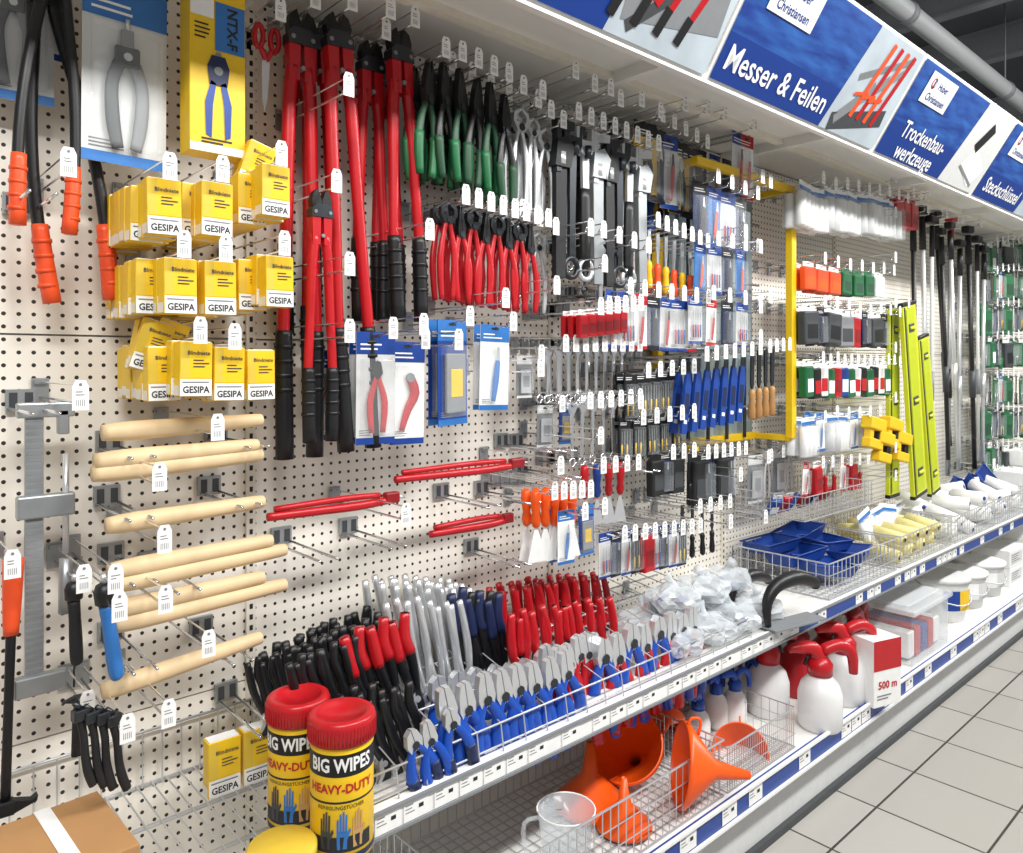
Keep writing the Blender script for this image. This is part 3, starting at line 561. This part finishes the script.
# ---------- right: pads
row(['r_w','r_w','r_g'],806,184,892,200,.26,9,46,nn=2,step=.05,jv=.01,jit=.08); row(['p_r'],898,196,912,200,.26,3,30,nn=2)
row(['p_o','p_o','p_o','p_g','p_g','p_g','p_w'],808,263,878,274,.24,7,28,nn=2,step=.05,jv=.006,jit=.06)
row(['p_k','c_dk','p_k','p_gr','p_rs','c_dk'],808,304,884,312,.24,8,40,nn=2,step=.05,jv=.01,jit=.08)
row(['p_gs','p_kr','p_ws','p_gs','p_rs','p_b','p_gs','p_ws','p_kr'],806,360,884,362,.24,13,38,nn=2,step=.05,jv=.006,jit=.07)
row(['r_w','c_wh','r_g'],808,415,864,412,.24,6,40,nn=2,step=.05,jv=.01,jit=.08)
row(['c_kn','p_rs','spat_r','spat_r'],806,462,860,458,.22,7,34,nn=1,jit=.1)
P=W(800,500,.33); place('bask',(P.x,-.05,P.z-.08),(0,0,0),(1,.75,.7)); 
for i in range(6): place('p_rs' if i%2 else 'p_b',(P.x+.08+i*.09,-.2,P.z-.01),(.6,0,random.uniform(-.5,.5)),.8,group='small packs heaped in the wall basket')
def mk_level():
    b=MB().box((0,0,-.5),(.1,.022,1.0),'levelyellow',.002).box((0,-.004,-.5),(.06,.022,.96),'lime').box((-.04,-.004,-.5),(.006,.022,.98),'darkgrey')
    e=MB().box((0,0,.004),(.104,.026,.02),'black',.003); e2=MB().box((0,0,-1.004),(.104,.026,.02),'black',.003); v=MB()
    for z in(-.12,-.5,-.88): v.box((0,-.008,z),(.04,.02,.045),'darkgrey',.003); v.rod((-.014,-.02,z),(.014,-.02,z),.009,'levelyellow',8)
    reg('level','spirit_level','long yellow-green spirit level leaning on the wall','spirit level',[('level_body',b),('end_cap',e),('end_cap',e2),('vial',v)])
mk_level()
hang('level',893,305,192,.24,1,ry=.0,hook=True,sx=1.5); hang('level',907,302,200,.3,1,ry=-.17,hook=False,sx=1.7); hang('level',922,335,165,.26,1,ry=-.17,hook=False,sx=1.6)
m=MB().box((0,0,0),(.14,.05,.05),'yellow',.006).box((0,0,-.08),(.12,.04,.04),'yellow',.005); m.box((-.04,0,-.04),(.03,.03,.06),'yellow',.004).box((.04,0,-.04),(.03,.03,.06),'black',.004)
reg('yclamp','corner_clamp','yellow plastic corner clamp','clamp',[('corner_clamp',m)])
for i in range(4): place('yclamp',W(874+i*9,424+(i%2)*14,.3),(0,.2,0),1.1,label='yellow plastic corner clamp on a hook',group='yellow corner clamps on hooks')
def mk_pole(k,l,m1,m2,m3,r=.011):
    a=MB().sw([(0,0,r),(0,-1.3,r)],m1,n=1); b=MB().sw([(0,-.0,r*1.3),(0,-.16,r*1.4)],m2,n=1); c=MB().sw([(0,-.75,r*1.4),(0,-.9,r*1.4)],m3,n=1); d=MB().box((0,0,.03),(.09,.04,.04),m2,.008)
    reg(k,'extension_pole',l,'pole',[('tube',a),('grip',b),('sleeve',c),('pole_head',d)])
mk_pole('pole_k','black telescopic pole hanging on the wall','black','blackrub','darkgrey',.012); mk_pole('pole_s','silver telescopic pole with black grips','steel','black','steel'); mk_pole('pole_r','steel pole with red joint','zinc','red','black')
mk_pole('pole_w','grey pole with black grip','offwhite','black','grey',.009)
for i,(k,u,v,h,o,r) in enumerate([('pole_k',913,212,250,.2,.0),('pole_s',922,206,280,.22,-.06),('pole_w',932,216,262,.25,-.02),('pole_k',941,228,235,.22,-.1),('pole_r',951,215,260,.18,.02),('pole_s',960,240,230,.22,0),('pole_k',968,226,245,.22,-.07),('pole_w',977,236,225,.2,.0),('pole_s',984,246,215,.22,.03),('pole_k',936,212,240,.16,-.2),('pole_s',950,222,240,.3,-.13)]):
    hang(k,u,v,h,o,1,ry=r,hook=i%2==0)
for i,v in enumerate((232,262,296,330,366,400,436,462)):
    row([['c_gn','p_gs','c_dk','snip_g','p_k','c_gn'],['c_dk','file_k','c_gn','c_rk','p_g'],['p_g','c_gn','c_dk','c_kk']][i%3],984,v+8,1030,v+8,.2,10,32,nn=1,jv=.015,jit=.06)
for v in (180,215,260,305,350,400,450,478):
    for u in (895,): hook_px(u,v,.3)
# ---------- rack pliers
g='pliers standing in the shelf rack'
J=dict(ju=.007,jv=.008,jit=.06)
row(['pump_k'],270,655,330,632,.16,6,80,g,False,flip=True,ry=-.3,**J)
row(['pump_k'],310,640,398,606,.16,8,112,g,False,nn=2,step=.06,flip=True,ry=-.3,**J)
row(['pump_k','pump_k'],318,648,372,632,.3,6,105,g,False,flip=True,ry=-.35,**J)
row(['pump_r'],380,618,418,604,.3,3,120,g,False,flip=True,ry=-.28,**J)
row(['pinc'],404,576,482,582,.14,8,128,g,False,nn=2,step=.06,flip=True,ry=-.2,ju=.004,jv=.004,jit=.03)
row(['pinc'],412,592,470,598,.26,5,124,g,False,flip=True,ry=-.2,ju=.004,jv=.004,jit=.03)
row(['pump_b','pump_k'],468,588,506,592,.22,5,112,g,False,flip=True,ry=-.2,**J)
row(['pl_redg'],514,588,606,576,.14,9,76,g,False,nn=2,step=.06,flip=True,ry=-.15,**J)
row(['pl_redg','pl_rack'],520,612,610,596,.27,9,88,g,False,flip=True,ry=-.15,**J)
row(['pl_redg','pl_rb'],548,644,598,632,.38,6,92,g,False,ry=-.25,**J)
row(['pl_rb2','pl_rb'],604,634,692,606,.4,8,104,g,False,ry=-.12,**J)
row(['pl_rb'],650,600,694,598,.24,6,80,g,False,ry=-.1,**J)
row(['pl_blue'],446,684,566,650,.43,8,114,g,False,ry=-.2,**J)
row(['pl_blued'],440,674,556,650,.31,8,100,g,False,ry=-.15,**J)
row(['pump_k'],372,682,428,672,.38,5,110,g,False,flip=True,ry=-.35,**J)
row(['pl_blued','pl_blue'],412,728,450,708,.45,3,88,g,False,ry=-.3,**J)
rk=MB()
x0=P0+.04
for y,z in((-.08,.12),(-.2,.12),(-.33,.09),(-.45,.06)):
    rk.rod((0,y,z),(1.42,y,z),.0025,'wire'); rk.rod((0,y,z-.05),(1.42,y,z-.05),.0025,'wire')
for k in range(21): rk.sw([(k*.07,-.46,.0,.0018),(k*.07,-.45,.06,.0018),(k*.07,-.33,.09,.0018),(k*.07,-.2,.12,.0018),(k*.07,-.05,.14,.0018)],'wire',n=1,seg=5)
thing('rack','wire_tool_rack','stepped wire rack holding pliers on the shelf','rack',[('wire_tool_rack',rk)],(x0,0,ZU))
# ---------- tubs
def tub():
    b=MB().lathe([(.056,0),(.06,.004),(.06,.21),(.057,.215)],'yellow',40)
    l=MB().lathe([(.0604,.160),(.0604,.200)],'black',40,cap=False).lathe([(.0604,.112),(.0604,.116)],'ink',40,cap=False)
    l.lathe([(.0605,.008),(.0605,.018)],'navy',40,cap=False)
    r=.0612
    def wp(pts,m,rr=.0612): l.add([(rr*math.sin(x/rr),-rr*math.cos(x/rr),z) for x,z in pts],[list(range(len(pts)))],m)
    for k in range(14):
        a0=-.062+.124*k/14; a1=a0+.124/14
        wp([(a0,.024),(a1,.024),(a1,.052),(a0,.052)],'ink',.0607)
    for cx,m in((-.03,'darkgrey'),(.002,'lightblue'),(.032,'tan')):
        wp([(cx-.009,.03),(cx+.009,.03),(cx+.010,.062),(cx-.010,.062)],m)
        for f,q in enumerate((.084,.094,.098,.092)): wp([(cx-.010+f*.0052,.062),(cx-.0058+f*.0052,.062),(cx-.006+f*.0054,q),(cx-.0095+f*.0054,q)],m)
        wp([(cx+.009,.045),(cx+.017,.062),(cx+.0145,.067),(cx+.009,.058)],m)
    l.text('BIG WIPES',.034,0,0,.180,'white',.03,wrap=r,sx=.80); l.text('HEAVY-DUTY',.0225,0,0,.138,'red',.03,wrap=r,sx=.95); l.text('REINIGUNGSTÜCHER',.0095,0,0,.105,'ink',.01,wrap=r)
    c=MB().lathe([(.064,.212),(.064,.245),(.0625,.253),(.058,.256),(.045,.256),(.043,.25),(.001,.249)],'red',40)
    for k in range(60): a=2*math.pi*k/60; c.box((.0642*math.cos(a),.0642*math.sin(a),.23),(.002,.002,.03),'red')
    reg('tub','wipes_tub','yellow tub of cleaning wipes with ribbed red lid','tub',[('tub_body',b),('wraparound_label',l),('lid',c)])
tub()
P=G(342,846,ZB+.006); place('tub',P,(0,0,-.55),(.97,.97,.99),group='wipes tubs on the wire shelf'); P2=G(298,820,ZB+.006); place('tub',P2,(0,0,-.8),(.95,.95,.97),group='wipes tubs on the wire shelf')
m=MB().lathe([(.05,0),(.055,.005),(.055,.035)],'yellow',32); l=MB().lathe([(.062,.03),(.062,.05),(.058,.054),(.001,.055)],'paleyellow',32)
P=G(282,874,ZB+.006); thing('ylid','plastic_tub','low yellow plastic tub with round lid on the wire shelf','tub',[('tub_body',m),('lid',l)],P,(0,0,0),.98)
b=MB().box((0,0,.055),(.3,.22,.11),'cardboard',.002); tp=MB().box((.06,0,.1107),(.025,.222,.0015),'white').rect(.0475,.0,.0725,.11,-.1118,'white')
P=W(60,820,.3); thing('cbox','cardboard_box','brown cardboard box with white strap on the wire shelf','box',[('carton',b),('strap',tp)],(P.x-.06,-.3,ZB+.006),(0,0,.05),1.0)
# ---------- base deck
place('baskL',(.98,-.1,ZL+.002)); place('baskL',(1.95,-.1,ZL+.002),(0,0,0),(.42,1,.8))
def funnel(key,R,col='orangeb'):
    a=MB().lathe([(R,0),(R*1.04,0),(R*1.04,-R*.12),(R*.24,-R*.9),(R*.1,-R*1.8),(R*.085,-R*1.8),(R*.2,-R*.9),(R*.98,-R*.1),(R,0)],col,36,cap=False)
    h=MB().sw([(R*1.0,0,-R*.06,R*.04),(R*1.2,0,-R*.1,R*.04),(R*1.2,0,-R*.35,R*.04),(R*.82,0,-R*.35,R*.04)],col)
    reg(key,'funnel','orange plastic funnel in the wire basket','funnel',[('funnel_cone',a),('handle',h)])
funnel('fun',.085); 
fg='orange funnels in the wire basket'
for (u,v,o,s,rot) in [(680,764,.46,1.3,(0,-1.42,-.76)),(740,752,.43,1.0,(0,-1.05,.55)),(626,745,.3,1.25,(0,-.75,.3)),(662,738,.2,1.15,(0,-.9,.4)),(672,712,.3,.5,(.2,.9,.4))]:
    P=W(u,v,o); place('fun',P,rot,s,group=fg)
P=W(590,770,.3); place('fun',(P.x,P.y,ZL+.01),(math.pi,0,0),1.15,label='orange funnel standing mouth down in the basket',group=fg)
P=W(624,770,.43); place('fun',(P.x,P.y,ZL+.01),(math.pi,0,.5),.85,label='orange funnel standing mouth down in the basket',group=fg)
m=MB().lathe([(.05,0),(.055,.004),(.07,.15),(.073,.155),(.069,.155),(.053,.006)],'jugclear',32,cap=False).lathe([(.0,.003),(.05,.003)],'jugclear',32,cap=False); h=MB().sw([(.068,0,.14,.005),(.105,0,.13,.006),(.1,0,.06,.006),(.058,0,.03,.005)],'jugclear')
rm=MB().sw([(.072*math.cos(a),.072*math.sin(a),.154,.0022) for a in [i*math.pi/12 for i in range(25)]],'white',n=1,seg=6)
k=MB()
for i in range(6): k.box((0,-.0595-.001*i,.03+i*.017),(.02,.001,.0015),'print')
thing('jug','measuring_jug','translucent plastic measuring jug in the basket','jug',[('jug_body',m),('handle',h),('rim',rm),('scale_marks',k)],Vector((W(566,868,.44).x,-.44,ZL-.0)),(0,0,2.6),1.0)
def sprayer(key,name,label,body,head,H_=.26,R=.07,bl='offwhite'):
    b=MB().lathe([(R*.9,0),(R,.01),(R,H_*.42),(R*.85,H_*.55),(R*.4,H_*.68),(R*.32,H_*.72)],body,28)
    h=MB().lathe([(R*.55,H_*.66),(R*.58,H_*.8),(R*.35,H_*.88)],head,20).sw([(0,0,H_*.84,R*.35),(-R*.3,0,H_*.98,R*.34),(-R*1.0,0,H_*1.0,R*.27),(-R*1.5,0,H_*.97,R*.16)],head)
    g=MB().sw([(R*.1,0,H_*.95,R*.28),(R*.9,0,H_*1.02,R*.28),(R*1.5,0,H_*.92,R*.26),(R*1.6,0,H_*.66,R*.2)],head); t=MB().sw([(-R*.5,0,H_*.92,R*.08),(-R*.75,0,H_*.78,R*.09)],'black')
    reg(key,name,label,'spray bottle',[('bottle',b),('spray_head',h),('handle',g),('trigger',t)])
sprayer('spr','pressure_sprayer','white pressure sprayer bottle with red pump head','milk','red'); sprayer('sprb','spray_bottle','white spray bottle with blue trigger head','white','bluegrip',.17,.04)
sprayer('sprr','pressure_sprayer','red pressure sprayer bottle with red pump head','red','darkred')
sg='red-headed sprayers on the base deck'
for (k_,u,v,r) in [('spr',768,712,2.6),('spr',820,726,-.7),('spr',844,700,-.6),('sprr',798,692,.3),('sprr',828,682,-.4),('sprr',858,678,.2)]: place(k_,G(u,v,ZL),(0,0,r),1.05,group=sg)
for (u,o,r) in [(698,.3,.4),(716,.27,.2),(735,.3,-.3),(752,.27,.8),(708,.2,.3),(728,.2,-.2)]: P=W(u,740,o); place('sprb',(P.x,-o,ZL+.006),(0,0,r),1.,group='blue-headed spray bottles on the base deck')
b=MB().box((0,0,.11),(.13,.09,.22),'white',.002).rect(-.065,.12,.065,.22,-.0458,'red').text('500 m',.035,0,-.0462,.07,'red',.03).bars(-.05,.04,.035,2,-.0462,'print',.004,.01)
thing('tape','tape_carton','red and white carton standing on the base deck','box',[('tape_carton',b)],G(876,700,ZL),(0,0,-.3),1.1)
b=MB().box((0,0,.004),(.34,.24,.006),'clearwhite').box((0,-.12,.09),(.34,.004,.17),'clear').box((0,.12,.09),(.34,.004,.17),'clearwhite').box((-.17,0,.09),(.004,.24,.17),'clear').box((.17,0,.09),(.004,.24,.17),'clearwhite')
l=MB().box((0,0,.185),(.37,.27,.02),'clearwhite',.006).box((0,0,.198),(.3,.2,.008),'clearwhite',.003); i_=MB()
for k in range(5): i_.box((-.12+k*.06,0,.06),(.05,.2,.09+.01*(k%2)),['white','red','blue','red','white'][k],.004)
thing('sbox','storage_box','clear plastic storage box with lid on the base deck','storage box',[('box_shell',b),('lid',l),('contents',i_)],G(922,655,ZL)+Vector((.03,.12,0)),(0,0,0),1.2)
def bucket(key,col,lid,lc,R=.11,h=.16):
    b=MB().lathe([(R*.85,0),(R,h*.9),(R,h*.92)],col,28); 
    for k in range(6): a0=-.6+k*.2; a1=a0+.2; b.add([(R*1.01*math.sin(a0),-R*1.01*math.cos(a0),h*.3),(R*1.01*math.sin(a1),-R*1.01*math.cos(a1),h*.3),(R*1.01*math.sin(a1),-R*1.01*math.cos(a1),h*.75),(R*1.01*math.sin(a0),-R*1.01*math.cos(a0),h*.75)],[(0,1,2,3)],lc[k//3])
    l=MB().lathe([(R*1.07,h*.9),(R*1.07,h),(R*.9,h*1.03),(.001,h*1.02)],lid,28)
    hn=MB().sw([(R*1.05,0,h*.9,.003),(R*.7,-R*.8,h*.55,.003),(0,-R*1.15,h*.45,.003),(-R*.7,-R*.8,h*.55,.003),(-R*1.05,0,h*.9,.003)],'wire')
    reg(key,'plastic_bucket','white plastic bucket with lid on the base deck','bucket',[('bucket_body',b),('lid',l),('handle',hn)])
bucket('buc','offwhite','white',('white','offwhite')); bucket('bucy','white','offwhite',('blue','yellow'),.12,.19)
bx=G(968,622,ZL).x
for i in range(3): place('bucy' if i==0 else 'buc',(bx+i*.3,-.36,ZL),(0,0,-.5),1.1,group='lidded buckets on the base deck')
b=MB().box((0,0,.05),(.28,.2,.1),'white',.004).rect(-.12,.02,.06,.08,-.1012,'offwhite').bars(-.11,.03,.07,4,-.1016,'print',.004,.012)
reg('wbox','cardboard_box','flat white carton stacked on the shelf','box',[('wbox',b)]); PR['wbox']['ms']=[('cardboard_box',PR['wbox']['ms'][0][1],None)]
for i in range(4):
    for j in range(2+i%2): place('wbox',(5.6+i*.33,-.3,ZU+j*.101),(0,0,random.uniform(-.05,.05)),1.,group='white cartons on the upper shelf')
for i in range(6):
    for j in range(2+i%2): place('wbox',(bx+.95+i*.33,-.36,ZL+j*.101),(0,0,random.uniform(-.05,.05)),1.,group='white cartons on the base deck')
# ---------- upper shelf goods right
def mk_trowel(key,col):
    b=MB().box((0,0,.0),(.22,.07,.006),'grey',.001); h=MB().sw([(-.1,0,.005,.009),(-.105,0,.07,.015),(-.065,0,.115,.02),(.02,0,.125,.022),(.09,0,.105,.018),(.105,0,.085,.013)],col); p=MB().rod((-.1,0,0),(-.1,0,.06),.006,'steel')
    reg(key,'plaster_float','hand float with thick curved black handle','float',[('float_plate',b),('handle',h),('handle_post',p)])
mk_trowel('trow','black')
for (u,v,r,s) in [(750,612,-.1,1.),(792,622,-.2,1.15)]: place('trow',G(u,v,ZU+.01),(0,0,r),s,group='floats with black handles on the shelf')
random.seed(3)
def mk_bag(key,cs):
    m=MB(); bm=bmesh.new(); bmesh.ops.create_icosphere(bm,subdivisions=3,radius=.1)
    for v in bm.verts:
        a=v.co.copy(); f=1+.12*math.sin(a.x*70)+.1*math.sin(a.y*90+1)+random.uniform(-.05,.05); v.co=Vector((a.x*f,a.y*f,a.z*.5*f))
    bm.verts.index_update(); m.add([v.co for v in bm.verts],[[v.index for v in f.verts] for f in bm.faces],'bagplastic'); bm.free()
    kn=MB().sw([(0,0,.04,.02),(.01,0,.06,.010),(.03,.0,.08,.022)],'bagplastic'); ct=MB()
    for i in range(5): ct.rod((-.06+.025*i,-.04,-.02+.01*(i%3)),(-.05+.025*i,.05,-.01+.01*(i%2)),.011,cs[i%len(cs)],8)
    reg(key,'plastic_bag','crumpled translucent plastic bag of fittings','bag',[('bag_body',m),('knotted_neck',kn),('bagged_goods',ct)])
mk_bag('bag',['white','grey','offwhite']); mk_bag('bag2',['white','blue','darkgrey'])
bg0=G(706,664,ZU)
for r_,(y_,z_) in enumerate(((-.38,.045),(-.22,.045),(-.3,.13))):
    for i in range(4 if r_<2 else 3): place('bag' if (i+r_)%2 else 'bag2',(bg0.x+.0+i*.15+.05*r_,y_,ZU+z_),(0,0,i*1.3+r_),.85,group='plastic bags on the shelf')
def mk_tray(key,col):
    L,Wd=.3,.2; b=MB().box((0,0,.003),(L*.85,Wd*.8,.004),col)
    b.add([(-L*.42,-Wd*.4,0),(L*.42,-Wd*.4,0),(L*.42,Wd*.4,0),(-L*.42,Wd*.4,0),(-L/2,-Wd/2,.06),(L/2,-Wd/2,.06),(L/2,Wd/2,.06),(-L/2,Wd/2,.06)],[(0,1,5,4),(1,2,6,5),(2,3,7,6),(3,0,4,7)],col)
    r=MB()
    for a,c_ in(((-L/2,-Wd/2),(L/2,-Wd/2)),((L/2,-Wd/2),(L/2,Wd/2)),((L/2,Wd/2),(-L/2,Wd/2)),((-L/2,Wd/2),(-L/2,-Wd/2))): r.rod((*a,.06),(*c_,.06),.005,col)
    reg(key,'paint_tray','blue plastic paint tray stacked in a basket','paint tray',[('tray_body',b),('rim',r)])
mk_tray('tray','blue')
xb=2.74
for i in range(4): place('bask',(xb+i*.66,-.05,ZU+.003),group='wire baskets on the shelf')
for i in range(6): place('tray',(xb+.18+(i%2)*.24,-.34+(i//2)*.11,ZU+.05+.012*i),(random.uniform(-.15,.15),random.uniform(-.15,.15),random.uniform(-.4,.4)),.72,group='blue paint trays in the basket')
rl=MB().lathe([(.001,-.075),(.028,-.075),(.028,.075),(.001,.075)],'foam',18); co=MB().lathe([(.010,-.078),(.010,.078)],'black',12)
reg('roller','roller_sleeve','pale cream foam paint roller sleeve','roller',[('sleeve',rl),('core',co)])
rl2=MB().lathe([(.001,-.075),(.03,-.075),(.03,.075),(.001,.075)],'white',18); reg('rollw','roller_sleeve','white fluffy paint roller sleeve','roller',[('sleeve',rl2),('core',MB().lathe([(.010,-.078),(.010,.078)],'blue',12))])
for i in range(16): place('roller',(xb+.72+(i%8)*.066,-.35+(i//8)*.16,ZU+.045+.06*(i%2)),(math.pi/2+random.uniform(-.2,.2),0,random.uniform(-.3,.3)),1.,group='roller sleeves in the basket')
for i in range(4): place('r_w',(xb+.75+i*.14,-.25,ZU+.2),(random.uniform(-.4,.4),random.uniform(-.3,.3),random.uniform(-.4,.4)),1.2,group='roller packs heaped in the basket')
for i in range(26): place('rollw',(xb+1.36+(i%13)*.09,-.36+(i//13)*.16,ZU+.05+.055*(i%3)),(math.pi/2+random.uniform(-.5,.5),0,random.uniform(-.5,.5)),1.1,group='white roller sleeves in the basket')
for i in range(3): place('tray',(xb+2.1+i*.16,-.25,ZU+.1+.02*i),(.9,random.uniform(-.3,.3),random.uniform(-.4,.4)),.9,group='blue paint trays in the basket')
# ---------- camera / light
cam=bpy.data.cameras.new('camera'); co_=bpy.data.objects.new('camera',cam); COL.objects.link(co_)
cam.sensor_width=36; cam.lens=F/1023*36; cam.shift_y=-(426.5-VY)/1023; cam.clip_start=.01
co_.location=(0,-D,H); co_.rotation_euler=(math.pi/2,0,-(math.pi/2-TH)); bpy.context.scene.camera=co_
def area(x,y,z,sx,sy,p,rx=0):
    l=bpy.data.lights.new('fluorescent_light','AREA'); l.shape='RECTANGLE'; l.size=sx; l.size_y=sy; l.energy=p; l.color=(1,.992,.975)
    o=bpy.data.objects.new('fluorescent_light',l); COL.objects.link(o); o.location=(x,y,z); o.rotation_euler=(rx,0,0)
for x in(-.5,1.6,3.7,5.8,7.9): area(x,-2.2,3.4,1.5,.25,76,math.radians(28))
w=bpy.data.worlds.new('world'); bpy.context.scene.world=w; w.use_nodes=True; w.node_tree.nodes['Background'].inputs[0].default_value=(.97,.985,1,1); w.node_tree.nodes['Background'].inputs[1].default_value=.46
bpy.context.scene.view_settings.view_transform='Standard'
